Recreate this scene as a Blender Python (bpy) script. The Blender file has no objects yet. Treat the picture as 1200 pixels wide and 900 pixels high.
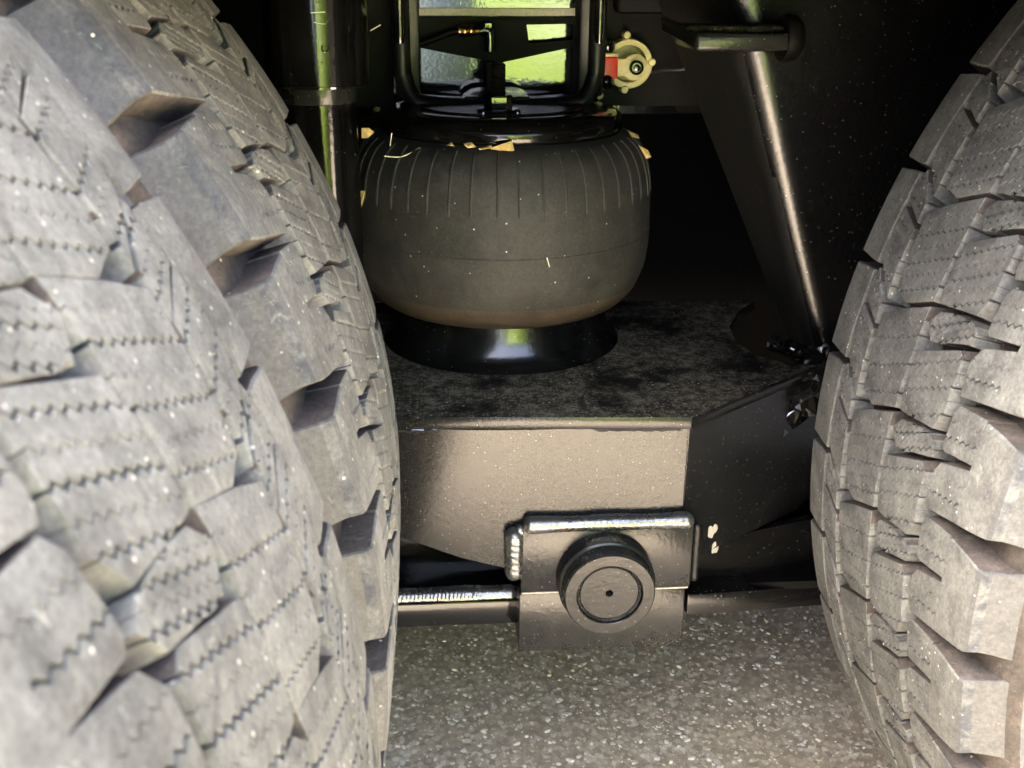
import bpy, bmesh, math, random
from mathutils import Vector, Matrix
random.seed(7)
R_ = math.radians
SC = bpy.context.scene
COL = SC.collection

# ------------------------------------------------------------------ camera
F_PX, CAM_H, PITCH, YAW, ROLL = 1250.0, 0.8174, 0.37245, 0.07643, 0.00483
def ray(px, py):
    """direction of the view ray through a pixel of the 1200x900 photograph"""
    X, Y = px - 600.0, py - 450.0
    c, s = math.cos(-ROLL), math.sin(-ROLL)
    X, Y = (c * X - s * Y) / F_PX, (s * X + c * Y) / F_PX
    y = math.cos(PITCH) - Y * math.sin(PITCH)
    z = -math.sin(PITCH) - Y * math.cos(PITCH)
    c, s = math.cos(-YAW), math.sin(-YAW)
    return Vector((c * X - s * y, s * X + c * y, z))
def at(px, py, Y):
    r = ray(px, py); return Vector((0, 0, CAM_H)) + r * (Y / r.y)
def atz(px, py, Z):
    r = ray(px, py); return Vector((0, 0, CAM_H)) + r * ((Z - CAM_H) / r.z)

cam = bpy.data.cameras.new('camera')
camo = bpy.data.objects.new('camera', cam); COL.objects.link(camo)
fw = ray(600, 450).normalized(); rt = (ray(700, 450) - ray(600, 450)).normalized(); up = rt.cross(fw)
m = Matrix((rt, up, -fw)).transposed().to_4x4(); m.translation = (0, 0, CAM_H)
camo.matrix_world = m
cam.sensor_width = 36; cam.sensor_fit = 'HORIZONTAL'; cam.lens = 36 * F_PX / 1200
cam.clip_start = 0.02; cam.clip_end = 400
cam.dof.use_dof = True; cam.dof.focus_distance = 0.78; cam.dof.aperture_fstop = 20
SC.camera = camo

# ------------------------------------------------------------------ light
SUN_EL, SUN_AZ = R_(50), R_(270)          # azimuth clockwise from +Y: the sun stands on the left
world = bpy.data.worlds.new('World'); SC.world = world; world.use_nodes = True
nt = world.node_tree; nt.nodes.clear()
sky = nt.nodes.new('ShaderNodeTexSky'); sky.sky_type = 'NISHITA'; sky.sun_disc = False
sky.sun_elevation = SUN_EL; sky.sun_rotation = SUN_AZ
bg = nt.nodes.new('ShaderNodeBackground'); bg.inputs[1].default_value = 0.15
sky.air_density = .5; sky.dust_density = 9; sky.ozone_density = 0
wo = nt.nodes.new('ShaderNodeOutputWorld')
nt.links.new(sky.outputs[0], bg.inputs[0]); nt.links.new(bg.outputs[0], wo.inputs[0])
sun = bpy.data.lights.new('sun', 'SUN'); sun.energy = 2.1; sun.angle = R_(0.5); sun.color = (1, 0.96, 0.9)
suno = bpy.data.objects.new('sun', sun); COL.objects.link(suno)
sd = Vector((math.sin(SUN_AZ) * math.cos(SUN_EL), math.cos(SUN_AZ) * math.cos(SUN_EL), math.sin(SUN_EL)))
suno.rotation_euler = sd.to_track_quat('Z', 'Y').to_euler()
SC.view_settings.view_transform = 'Standard'; SC.view_settings.look = 'None'
SC.view_settings.gamma = 1; SC.view_settings.exposure = 4.86

# ------------------------------------------------------------------ materials
def mat(name):
    m = bpy.data.materials.new(name); m.use_nodes = True
    return m, m.node_tree, m.node_tree.nodes['Principled BSDF']
def N(nt, t, **kw):
    n = nt.nodes.new(t)
    for k, v in kw.items():
        if k in n.inputs: n.inputs[k].default_value = v
        else: setattr(n, k, v)
    return n
def pos(nt): return N(nt, 'ShaderNodeNewGeometry').outputs['Position']
def noise(nt, scale, detail=4, rough=.55, vec=None, dist=0):
    n = N(nt, 'ShaderNodeTexNoise', Scale=scale, Detail=detail, Roughness=rough, Distortion=dist)
    nt.links.new(vec or pos(nt), n.inputs['Vector']); return n.outputs['Fac']
def ramp(nt, fac, stops):
    r = N(nt, 'ShaderNodeValToRGB'); e = r.color_ramp.elements
    while len(e) < len(stops): e.new(0.5)
    for i, (p, c) in enumerate(stops):
        e[i].position = p; e[i].color = (c, c, c, 1) if isinstance(c, (int, float)) else (*c, 1)
    nt.links.new(fac, r.inputs[0]); return r.outputs[0]
def mix(nt, fac, a, b, bt='MIX'):
    x = N(nt, 'ShaderNodeMix', data_type='RGBA', blend_type=bt)
    for sock, v in ((x.inputs[0], fac), (x.inputs[6], a), (x.inputs[7], b)):
        if isinstance(v, (int, float)): sock.default_value = v
        elif isinstance(v, tuple): sock.default_value = (*v, 1)
        else: nt.links.new(v, sock)
    return x.outputs[2]
def bump(nt, b, h, strength, dist):
    n = N(nt, 'ShaderNodeBump', Strength=strength, Distance=dist)
    nt.links.new(h, n.inputs['Height']); nt.links.new(n.outputs[0], b.inputs['Normal']); return n
def specks(nt, scale, size, jitter_keep=.5):
    """small isolated grains: 1 inside a grain"""
    v = N(nt, 'ShaderNodeTexVoronoi', Scale=scale); nt.links.new(pos(nt), v.inputs['Vector'])
    a = ramp(nt, v.outputs['Distance'], [(size * .7, 1), (size, 0)])
    sep = N(nt, 'ShaderNodeSeparateColor'); nt.links.new(v.outputs['Color'], sep.inputs[0])
    k = ramp(nt, sep.outputs[0], [(jitter_keep, 0), (jitter_keep + .02, 1)])
    mm = N(nt, 'ShaderNodeMath', operation='MULTIPLY'); nt.links.new(a, mm.inputs[0]); nt.links.new(k, mm.inputs[1])
    return mm.outputs[0]

def rubber(name, dark, light, speck=.9, bumps=.5, rough=.85, lo=.35, hi=.65):
    m, nt, b = mat(name)
    a = ramp(nt, noise(nt, 45, 8, .68, dist=.6), [(lo, dark), (hi, light)])
    f = ramp(nt, noise(nt, 400, 4, .7), [(.3, .62), (.7, 1.15)])
    c = mix(nt, 1, a, f, 'MULTIPLY')
    big = ramp(nt, noise(nt, 9, 3, .5), [(.3, .8), (.7, 1.1)])
    c = mix(nt, 1, c, big, 'MULTIPLY')
    scuff = ramp(nt, noise(nt, 150, 5, .75, dist=1.5), [(.6, 0), (.68, 1)])
    c = mix(nt, scuff, c, tuple(x * 1.25 for x in light))
    c = mix(nt, specks(nt, 260, .22, 1 - .12 * speck), c, (.42, .4, .35))
    nt.links.new(c, b.inputs['Base Color']); b.inputs['Roughness'].default_value = rough
    b.inputs['Specular IOR Level'].default_value = .3
    bump(nt, b, noise(nt, 320, 7, .72), bumps, .0012)
    return m
M = {}
M['tread'] = rubber('dusty_tread_rubber', (.08, .081, .074), (.17, .172, .155), bumps=.6)
M['scuff'] = rubber('scuffed_blue_grey_rubber', (.042, .046, .05), (.1, .1, .093), speck=.3, bumps=.4, lo=.42, hi=.58)
M['side'] = rubber('smooth_shoulder_rubber', (.042, .043, .042), (.07, .071, .068), speck=.3, bumps=.12, rough=.6, lo=.3, hi=.7)
M['floor'] = rubber('brown_groove_dirt', (.028, .024, .02), (.07, .056, .045), speck=.5, bumps=.6)
M['wall'] = rubber('brown_dusted_groove_wall', (.035, .031, .027), (.09, .074, .062), speck=.3, bumps=.5)
M['sidewall'] = rubber('grey_sidewall_rubber', (.06, .063, .066), (.085, .087, .088), speck=.2, bumps=.1, rough=.6)

def paint(name, base=(.006, .006, .006), rough=.12, ior=1.75, dust=.25, dust_col=(.16, .15, .125), peel=.15, speck=.06, dscale=25, dlo=.45, dhi=.75):
    """glossy black enamel with orange peel and a thin film of road dust"""
    m, nt, b = mat(name)
    d = ramp(nt, noise(nt, dscale, 6, .65, dist=.4), [(dlo, 0), (dhi, 1)])
    g = ramp(nt, noise(nt, 600, 3, .7), [(.35, .2), (.65, 1)])
    dm = N(nt, 'ShaderNodeMath', operation='MULTIPLY'); nt.links.new(d, dm.inputs[0]); nt.links.new(g, dm.inputs[1])
    ds = N(nt, 'ShaderNodeMath', operation='MULTIPLY'); nt.links.new(dm.outputs[0], ds.inputs[0]); ds.inputs[1].default_value = dust
    c = mix(nt, ds.outputs[0], base, dust_col)
    if speck: c = mix(nt, specks(nt, 330, .2, 1 - speck), c, (.15, .142, .12))
    nt.links.new(c, b.inputs['Base Color'])
    rr = N(nt, 'ShaderNodeMath', operation='MULTIPLY_ADD'); nt.links.new(ds.outputs[0], rr.inputs[0]); rr.inputs[1].default_value = .6; rr.inputs[2].default_value = rough
    nt.links.new(rr.outputs[0], b.inputs['Roughness'])
    b.inputs['IOR'].default_value = ior
    if peel: bump(nt, b, noise(nt, 260, 3, .5), peel, .0006)
    return m
M['black'] = paint('glossy_black_enamel', rough=.1, dust=.15, speck=.03)
M['gloss'] = paint('thin_black_gloss', base=(.003, .003, .003), rough=.1, ior=1.42, dust=.05, speck=.03)
M['satinfoot'] = paint('glossy_black_foot', base=(.004, .004, .004), rough=.18, ior=1.6, dust=.08, speck=.1)
M['flange'] = paint('lit_flange_enamel', base=(.006, .006, .006), rough=.35, ior=1.6, dust=.13, dust_col=(.12, .12, .11), peel=.2, speck=.15, dscale=12, dlo=.1, dhi=.95)  # paler film paints in the grey light on the hanger's flange
M['satin'] = paint('satin_black', base=(.004, .004, .004), rough=.4, ior=1.4, dust=.08, speck=.03)
M['mirror'] = paint('mirror_black_enamel', rough=.05, ior=1.7, dust=.02, speck=.02, peel=.1)
M['plate'] = paint('dusty_black_enamel', rough=.2, ior=1.42, dust=.09, dust_col=(.17, .17, .155), peel=.16, speck=.15, dscale=14, dlo=.2, dhi=.8)
M['cast'] = paint('grey_dusty_steel', base=(.012, .012, .011), rough=.2, ior=1.42, dust=.16, dust_col=(.11, .112, .104), peel=.4, speck=.22, dscale=70, dlo=.25, dhi=.85)
M['weld'] = paint('painted_weld_bead', base=(.03, .03, .028), rough=.26, ior=2.4, dust=.25, peel=.7, speck=.06)
M['matte'] = paint('matte_black_part', base=(.0025, .0025, .0025), rough=.6, ior=1.2, dust=.01, peel=.2, speck=.03)
M['hanger'] = paint('dusty_hanger_enamel', base=(.004, .004, .004), rough=.25, ior=1.6, dust=.06, peel=.3, speck=.13, dscale=160)
M['bellows'] = rubber('bellows_rubber', (.019, .019, .017), (.043, .042, .037), speck=.35, bumps=.35, rough=.6, lo=.3, hi=.72)
M['bellow_foot'] = rubber('brown_bellows_rubber', (.04, .03, .022), (.065, .05, .036), speck=.2, bumps=.25, rough=.5)

def simple(name, col, rough=.5, metal=0, var=.25, vs=200, bp=0, sp=.5):
    m, nt, b = mat(name)
    f = ramp(nt, noise(nt, vs, 5, .65), [(.25, 1 - var), (.75, 1 + var * .5)])
    nt.links.new(mix(nt, 1, col, f, 'MULTIPLY'), b.inputs['Base Color'])
    b.inputs['Roughness'].default_value = rough; b.inputs['Metallic'].default_value = metal
    b.inputs['Specular IOR Level'].default_value = sp
    if bp: bump(nt, b, noise(nt, vs * 1.5, 5, .65), bp, .001)
    return m
M['blue'] = simple('pale_blue_plastic', (.13, .18, .21), .5, 0, .3, 20)
M['lime'] = simple('lime_green_plastic', (.18, .28, .035), .5, 0, .12, 30)
M['lid'] = simple('dark_bin_lid', (.03, .06, .03), .5)
M['brass'] = simple('brass', (.8, .5, .14), .25, 1)
M['cream'] = simple('cream_plastic', (.5, .45, .2), .45, 0, .25, 300)
M['red'] = simple('red_plastic', (.5, .02, .012), .4)
M['bolt'] = simple('zinc_bolt', (.5, .5, .47), .3, 1, .3, 500)
M['bare'] = simple('worn_bare_steel', (.42, .38, .31), .45, .7, .4, 500)
M['leaf'] = simple('dry_leaf', (.5, .36, .12), .7, 0, .45, 300)
M['straw'] = simple('dry_straw', (.75, .68, .5), .6, 0, .3, 300)
M['stone'] = simple('pale_chipping', (.85, .81, .72), .8, 0, .2, 150, .5)
M['stone2'] = simple('grey_chipping', (.62, .53, .41), .85, 0, .4, 150, .5)
M['rim'] = simple('silver_wheel_steel', (.4, .4, .4), .4, .6, .3, 40)
M['patch'] = simple('dry_cream_splash', (.5, .48, .4), .8, 0, .35, 400)
M['film'] = paint('crumpled_black_film', rough=.12, ior=2.2, dust=.1, peel=.3)

# the top plate: a layer of packed grey-brown grit over black paint
m, nt, b = mat('gritty_top_plate')
g = noise(nt, 75, 10, .88)
blot = ramp(nt, noise(nt, 18, 4, .6), [(.36, .08), (.5, 1)])
cc = ramp(nt, g, [(.38, (.004, .004, .004)), (.5, (.07, .06, .043)), (.62, (.3, .265, .195))])
cc = mix(nt, 1, cc, blot, 'MULTIPLY')
gm = N(nt, 'ShaderNodeMath', operation='MULTIPLY'); nt.links.new(specks(nt, 330, .5, .55), gm.inputs[0]); nt.links.new(blot, gm.inputs[1])
cc = mix(nt, gm.outputs[0], cc, (.21, .185, .14))
cc = mix(nt, specks(nt, 220, .25, .93), cc, (.5, .47, .4))
nt.links.new(cc, b.inputs['Base Color']); b.inputs['Roughness'].default_value = .8; b.inputs['Specular IOR Level'].default_value = .15
bump(nt, b, g, 1, .004); M['grit'] = m

# asphalt with pale aggregate
m, nt, b = mat('worn_asphalt')
v = N(nt, 'ShaderNodeTexVoronoi', Scale=150); nt.links.new(pos(nt), v.inputs['Vector'])
sep = N(nt, 'ShaderNodeSeparateColor'); nt.links.new(v.outputs['Color'], sep.inputs[0])
grain = ramp(nt, sep.outputs[0], [(0, (.36, .305, .23)), (.55, (.56, .475, .36)), (.8, (.68, .59, .46)), (1, (.85, .8, .7))])
edge = ramp(nt, v.outputs['Distance'], [(.35, 1), (.75, .8)])
c = mix(nt, 1, grain, edge, 'MULTIPLY')
fine = ramp(nt, noise(nt, 700, 4, .7), [(.3, .72), (.7, 1.3)])
c = mix(nt, 1, c, fine, 'MULTIPLY')
c = mix(nt, ramp(nt, noise(nt, 6, 3), [(.35, 0), (.7, .35)]), c, (.48, .41, .31))
nt.links.new(c, b.inputs['Base Color']); b.inputs['Roughness'].default_value = .9
bump(nt, b, v.outputs['Distance'], -.8, .003); M['asphalt'] = m

# ------------------------------------------------------------------ mesh helpers
def link(name, me, mats, parent=None, smooth=False, kind=None):
    o = bpy.data.objects.new(name, me); COL.objects.link(o)
    if not isinstance(mats, (list, tuple)): mats = [mats]
    if not me.materials:
        for x in mats: me.materials.append(M[x] if isinstance(x, str) else x)
    if parent: o.parent = parent
    if smooth: me.shade_smooth()
    if kind: o['kind'] = kind
    return o
def finish(bm, name, recalc=True):
    if recalc: bmesh.ops.recalc_face_normals(bm, faces=bm.faces[:])
    me = bpy.data.meshes.new(name); bm.to_mesh(me); bm.free(); return me
def sharp(me, deg=35):
    me.shade_smooth()
    try: me.set_sharp_from_angle(angle=R_(deg))
    except Exception: pass
def thing(name, label, cat, loc=(0, 0, 0), group=None):
    o = bpy.data.objects.new(name, None); COL.objects.link(o); o.location = loc; o.empty_display_size = .05
    o['label'] = label; o['category'] = cat
    if group: o['group'] = group
    return o
def tag(o, label, cat, group=None):
    o['label'] = label; o['category'] = cat
    if group: o['group'] = group
    return o
def put(name, me, mats, parent, deg=35, smooth=True, kind=None):
    o = link(name, me, mats, parent, kind=kind)
    if smooth: sharp(me, deg)
    o.matrix_parent_inverse = wmat(parent).inverted()
    return o
def wmat(o):
    if o is None: return Matrix()
    mb = Matrix.LocRotScale(o.location, o.rotation_euler, o.scale)
    if o.parent: return wmat(o.parent) @ o.matrix_parent_inverse @ mb
    return mb
def lathe(prof, c=(0, 0, 0), axis='Z', seg=96, closed=False, a0=0, a1=None):
    bm = bmesh.new(); rings = []
    full = a1 is None
    n = seg if full else seg + 1
    for i in range(n):
        a = 2 * math.pi * i / seg if full else a0 + (a1 - a0) * i / seg
        row = []
        for r, h in prof:
            if axis == 'Z': p = (c[0] + r * math.cos(a), c[1] + r * math.sin(a), c[2] + h)
            else: p = (c[0] + r * math.cos(a), c[1] + h, c[2] + r * math.sin(a))
            row.append(bm.verts.new(p))
        rings.append(row)
    k = len(prof)
    for i in range(seg):
        A, B = rings[i], rings[(i + 1) % n]
        for j in range(k if closed else k - 1):
            bm.faces.new((A[j], B[j], B[(j + 1) % k], A[(j + 1) % k]))
    bmesh.ops.remove_doubles(bm, verts=bm.verts[:], dist=1e-6)
    return bm
def tube(path, r, seg=12, caps=True):
    """r: number or list per point"""
    bm = bmesh.new(); rings = []
    P = [Vector(p) for p in path]; ref = None
    for i, p in enumerate(P):
        t = (P[min(i + 1, len(P) - 1)] - P[max(i - 1, 0)]).normalized()
        if ref is None:
            ref = Vector((0, 0, 1)) if abs(t.z) < .9 else Vector((1, 0, 0))
        x = (ref - t * ref.dot(t)).normalized(); y = t.cross(x); ref = x
        rr = r[i] if isinstance(r, (list, tuple)) else r
        rings.append([bm.verts.new(p + (x * math.cos(2 * math.pi * k / seg) + y * math.sin(2 * math.pi * k / seg)) * rr) for k in range(seg)])
    for A, B in zip(rings, rings[1:]):
        for k in range(seg): bm.faces.new((A[k], A[(k + 1) % seg], B[(k + 1) % seg], B[k]))
    if caps: bm.faces.new(rings[0]); bm.faces.new(rings[-1])
    return bm
def smoothpath(P, n=8):
    P = [Vector(p) for p in P]; out = []
    for i in range(len(P) - 1):
        p0, p1, p2, p3 = P[max(i - 1, 0)], P[i], P[i + 1], P[min(i + 2, len(P) - 1)]
        for k in range(n):
            t = k / n
            out.append(.5 * ((2 * p1) + (p2 - p0) * t + (2 * p0 - 5 * p1 + 4 * p2 - p3) * t * t + (3 * p1 - p0 - 3 * p2 + p3) * t ** 3))
    return out + [P[-1]]
def slab(poly, off, bev=0, seg=2):
    """a plate: polygon of world points plus a thickness vector"""
    bm = bmesh.new()
    A = [bm.verts.new(p) for p in poly]; B = [bm.verts.new(Vector(p) + Vector(off)) for p in poly]
    bm.faces.new(A); bm.faces.new(B[::-1])
    for i in range(len(A)): bm.faces.new((A[i], A[(i + 1) % len(A)], B[(i + 1) % len(A)], B[i]))
    bmesh.ops.recalc_face_normals(bm, faces=bm.faces[:])
    if bev: bmesh.ops.bevel(bm, geom=bm.edges[:], offset=bev, segments=seg, affect='EDGES', profile=.5)
    return bm
def box(x0, x1, y0, y1, z0, z1, bev=0, seg=2):
    return slab([(x0, y0, z0), (x1, y0, z0), (x1, y1, z0), (x0, y1, z0)], (0, 0, z1 - z0), bev, seg)
def hexa(c, r, h, axis='Z'):
    prof = [(0, 0), (r * .96, 0), (r, h * .1), (r, h * .85), (r * .9, h), (0, h)]
    return lathe(prof, c, axis, seg=6)

# ------------------------------------------------------------------ ground
bm = bmesh.new()
bmesh.ops.create_grid(bm, x_segments=40, y_segments=40, size=60)
ground = link('pavement', finish(bm, 'pavement'), 'asphalt'); ground['kind'] = 'structure'

def pebble(rng):
    bm = bmesh.new(); bmesh.ops.create_icosphere(bm, subdivisions=1, radius=1)
    for v in bm.verts: v.co *= rng.uniform(.5, 1.3)
    return [v.co.copy() for v in bm.verts], [[v.index for v in f.verts] for f in bm.faces]
rng = random.Random(3)
shapes = [pebble(rng) for _ in range(6)]
def chippings(name, label, n, smin, smax, mt, seed):
    rng = random.Random(seed); V = []; Fc = []
    for _ in range(n):
        x = rng.uniform(-.35, .75); y = rng.uniform(.62, 1.45)
        s = smin + (smax - smin) * rng.random() ** 3; a = rng.uniform(0, 6.28)
        vs, fs = rng.choice(shapes); b0 = len(V); sy = rng.uniform(.6, 1)
        for c in vs:
            V.append((x + s * (c.x * math.cos(a) - c.y * sy * math.sin(a)), y + s * (c.x * math.sin(a) + c.y * sy * math.cos(a)), s * .1 + c.z * s * .4))
        Fc += [[b0 + i for i in f] for f in fs]
    me = bpy.data.meshes.new(name); me.from_pydata(V, [], Fc)
    o = link(name, me, mt); o['kind'] = 'stuff'; tag(o, label, 'chippings'); return o
chippings('pale_chippings', 'pale stone chippings bedded in the asphalt below the beam', 5200, .0011, .0047, 'stone', 1)
chippings('grey_chippings', 'grey brown stone grit spread over the asphalt below the beam', 9000, .001, .0036, 'stone2', 2)

# ------------------------------------------------------------------ tyres
TR, PITCHES, TD, TW = .5, 46, .017, .240
PM = 2 * math.pi * TR / PITCHES * 1000            # one pitch in millimetres of arc
def clip(poly, a, b, c):
    """keep the part of a convex polygon with a*x+b*y+c >= 0; returns (point, tagged) list, tag = starts a cut edge"""
    out = []
    n = len(poly)
    for i in range(n):
        (p, tp), (q, tq) = poly[i], poly[(i + 1) % n]
        dp = a * p[0] + b * p[1] + c; dq = a * q[0] + b * q[1] + c
        if dp >= 0: out.append((p, tp))
        if (dp >= 0) != (dq >= 0):
            t = dp / (dp - dq); x = (p[0] + (q[0] - p[0]) * t, p[1] + (q[1] - p[1]) * t)
            out.append((x, True if dp >= 0 else tp))
    return out
def zigzag(poly, slope):
    """cut edges become zigzag lines; returns points with a bevel amount"""
    out = []; n = len(poly)
    for i in range(n):
        (p, cut), (q, _) = poly[i], poly[(i + 1) % n]
        prevcut = poly[i - 1][1]
        out.append((p[0], p[1], .25 if (cut or prevcut) else .65))
        if cut:
            L = math.hypot(q[0] - p[0], q[1] - p[1]); k = 0
            x0, x1 = sorted((p[0], q[0])); per = 2.9
            xs = []; j = math.ceil((x0 + .5) / per)
            while j * per < x1 - .5: xs.append(j); j += 1
            if q[0] < p[0]: xs.reverse()
            for j in xs:
                x = j * per; t = (x - p[0]) / (q[0] - p[0])
                out.append((x, p[1] + (q[1] - p[1]) * t + (1.15 if j % 2 else -1.15), .22))
    return out
def area(P): return sum(P[i][0] * P[(i + 1) % len(P)][1] - P[(i + 1) % len(P)][0] * P[i][1] for i in range(len(P))) / 2
def inset(P, amt):
    n = len(P); out = []
    for i in range(n):
        a, b, c = P[i - 1], P[i], P[(i + 1) % n]
        d1 = Vector((b[0] - a[0], b[1] - a[1])); d2 = Vector((c[0] - b[0], c[1] - b[1]))
        if d1.length < 1e-6: d1 = d2
        if d2.length < 1e-6: d2 = d1
        n1 = Vector((-d1.y, d1.x)).normalized(); n2 = Vector((-d2.y, d2.x)).normalized()
        nn = n1 + n2
        if nn.length < 1e-3: nn = n1
        nn.normalize(); k = 1 / max(.5, nn.dot(n1)); a_ = amt(b[2]) * k
        out.append((b[0] + nn.x * a_, b[1] + nn.y * a_))
    return out
def tread_point(u, w, h, s):
    """u mm across the tread, w mm along it, h mm above the tread surface (crowned)"""
    cr = -2.2 * ((u - 120) / 120) ** 2
    a = w / 1000 / TR; r = TR + (h + cr) / 1000
    return Vector((s * r * math.cos(a), u / 1000, r * math.sin(a)))
def block_bm(poly, slope, nsipe, s, bm=None, gap=.95, detail=True, grow=0):
    """poly: (u mm, v in pitches) corners, convex, of one tread block"""
    bm = bm or bmesh.new()
    P = [((u, v * PM), False) for u, v in poly]
    if area([p for p, _ in P]) < 0: P.reverse()
    if grow: P = [(q, False) for q in inset([(p[0], p[1], 1) for p, _ in P], lambda b_: -grow)]
    parts = [P]
    if nsipe and detail:
        ks = [p[1] + slope * -1 * p[0] for p, _ in P]    # w - slope*u
        k0, k1 = min(ks), max(ks); parts = []
        cuts = [k0 + (k1 - k0) * (i + 1) / (nsipe + 1) for i in range(nsipe)]
        edges = [None] + cuts + [None]
        gs = [gap * (1.5 if i % 2 == 0 else .4) * random.uniform(.8, 1.15) / 2 * math.hypot(1, slope) for i in range(nsipe)]   # open and nearly closed cuts in turn
        for i_, (lo, hi) in enumerate(zip(edges, edges[1:])):
            q = P
            if lo is not None: q = clip(q, -slope, 1, -(lo + gs[i_ - 1]))
            if hi is not None: q = clip(q, slope, -1, hi - gs[i_])
            if len(q) >= 3: parts.append(q)
    for q in parts:
        Z = zigzag(q, slope) if detail else [(p[0], p[1], .9) for p, _ in q]
        # drop near-duplicate points
        Z2 = [z for i, z in enumerate(Z) if math.hypot(z[0] - Z[i - 1][0], z[1] - Z[i - 1][1]) > .12]
        if len(Z2) < 3: continue
        dh = random.uniform(-.25, .15)
        top = inset(Z2, lambda b_: b_ * (1.5 if b_ > .5 else 1))
        mid = [(z[0], z[1]) for z in Z2]
        tm = inset(Z2, lambda b_: b_ * .3)
        bot = inset(Z2, lambda b_: -2.2 if b_ > .5 else 0)
        rings = [[bm.verts.new(tread_point(x, y, h, s)) for x, y in pts] for pts, h in ((top, dh), (tm, dh - .2), (mid, dh - .75), (bot, -TD * 1000 - 2))]
        # small bevel on sipe lips: lift their mid ring
        for i, z in enumerate(Z2):
            if z[2] < .5: rings[1][i].co = tread_point(tm[i][0], tm[i][1], dh - .08, s); rings[2][i].co = tread_point(mid[i][0], mid[i][1], dh - .3, s)
        k = len(Z2)
        bm.faces.new(rings[0])
        for A, B in zip(rings, rings[1:]):
            for i in range(k):
                f = bm.faces.new((A[i], A[(i + 1) % k], B[(i + 1) % k], B[i]))
                if A is rings[2] and Z2[i][2] > .5: f.material_index = 2
    return bm
def lug_bm(s, far=False, bm=None, phase=0.0):
    """shoulder lug: a strip lofted from the tread, over the corner and down the side"""
    bm = bm or bmesh.new()
    #        u, h, v0, v1
    st = [(29.6, 0, .58, 1.455), (19, 0, .61, 1.45), (6, 0, .655, 1.435), (1, -.3, .675, 1.425), (-1.2, -2.2, .685, 1.42),
          (-2.8, -7.5, .69, 1.42), (-5, -13.5, .68, 1.43), (-7.5, -19.5, .665, 1.45), (-10, -25.5, .65, 1.465)]
    if far: st = [(u, h, .03 + .015 * (1 < i < 6), .955 - .02 * (1 < i < 6)) for i, (u, h, v0, v1) in enumerate(st)]
    secs = []
    for i, (u, h, v0, v1) in enumerate(st):
        w0, w1 = v0 * PM, v1 * PM
        nin = Vector([(0, -1), (0, -1), (.05, -1), (.35, -.94), (.7, -.7), (.93, -.36), (.95, -.3), (.95, -.3), (.95, -.3)][i])
        dep = 17 if i < 5 else max(3, 17 - (i - 4) * 4.5)
        row = []
        prof = [(w0 - 2.2, dep), (w0, 1.0), (w0 + .9, 0)] + [(w0 + (w1 - w0) * k / 6, 0) for k in range(1, 6)] + [(w1 - .9, 0), (w1, 1.0), (w1 + 2.2, dep)]
        for w, d in prof:
            uu, hh = (u + nin.x * d, h + nin.y * d) if d < 2 else [(29.6, -17), (19, -17), (11, -17.2), (9, -17.6), (8, -18.4), (6, -21), (3, -24), (-1, -27), (-6, -30)][i]
            if far: uu = 240 - uu
            cr = 2.2 if True else 0
            a_ = w / 1000 / TR; r = TR + (hh - 2.2 * ((min(max(uu, 0), 240) - 120) / 120) ** 2) / 1000
            row.append(bm.verts.new((s * r * math.cos(a_), uu / 1000, r * math.sin(a_))))
        secs.append(row)
    for i, (A, B) in enumerate(zip(secs, secs[1:])):
        for k in range(len(A) - 1):
            f = bm.faces.new((A[k], A[k + 1], B[k + 1], B[k])); f.material_index = 2 if k in (0, len(A) - 2) else (3 if i == 4 else 1 if i >= 3 else 0)
    f = bm.faces.new(secs[0])
    return bm
BL = {
 's1': ([(57, 1.43), (30.5, 1.47), (30.5, 1.085), (58, 1.02), (60.5, 1.05), (60.5, 1.36)], -.2, 2),
 's2': ([(58, .92), (30.5, 1.04), (30.5, .58), (60, .49), (62.5, .56), (63.5, .8)], -.2, 2),
 'h1': ([(118.5, .85), (111, .975), (95, 1.03), (75, 1.045), (68.5, .985), (73, .87), (109, .71)], -.45, 4),
 'h2': ([(117, .585), (77, .80), (71, .755), (69.5, .28), (76.5, .105), (116, .03), (119, .32)], -.42, 5),
 'c':  ([(122.5, .015), (152, -.135), (169, -.08), (174, .32), (176, .66), (152, .815), (123.5, .965)], -.36, 6),
 'd1': ([(177.5, -.2), (203.5, .075), (207.5, .3), (207.5, .62), (181, .475), (180, .05)], .3, 5),
 'd2': ([(181.5, .53), (206, .685), (207.5, .87), (203.5, 1.0), (183, .74)], .3, 3),
}
def tyre_meshes(s, grow=0, gap=.95):
    out = {}
    for k, (poly, sl, ns) in BL.items():
        me = finish(block_bm(poly, sl, ns, s, grow=grow, gap=gap), 'tread_block'); sharp(me, 20); [me.materials.append(M[x]) for x in ('tread', 'side', 'wall')]; out[k] = me
    for far in (False, True):
        me = finish(lug_bm(s, far), 'shoulder_lug'); [me.materials.append(M[x]) for x in ('tread', 'side', 'wall', 'scuff')]; sharp(me, 20)
        out['lf' if far else 'ln'] = me
    return out
MESH = {1: tyre_meshes(1), -1: tyre_meshes(-1)}
WORN = tyre_meshes(1, 1.5, 1.1)            # the nearest tyre is worn lower: tighter grooves
def carcass_profile():
    """(radius, u) in metres across one tyre, near bead to far bead"""
    half = [(-.012, -.215), (-.026, -.19), (-.034, -.15), (-.0345, -.115), (-.0305, -.085), (-.0235, -.06), (-.0165, -.0385), (-.0155, -.0345), (-.0138, -.0352), (-.0128, -.032), (-.0102, -.0262), (-.0068, -.0235), (0, -.0205), (.009, -.018), (.018, -.0175)]
    pr = [(TR + h, u) for u, h in half]
    pr += [(TR - .0172, .06), (TR - .0172, .12), (TR - .0172, .18)]
    pr += [(TR + h, TW - u) for u, h in reversed(half)]
    return pr
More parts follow.
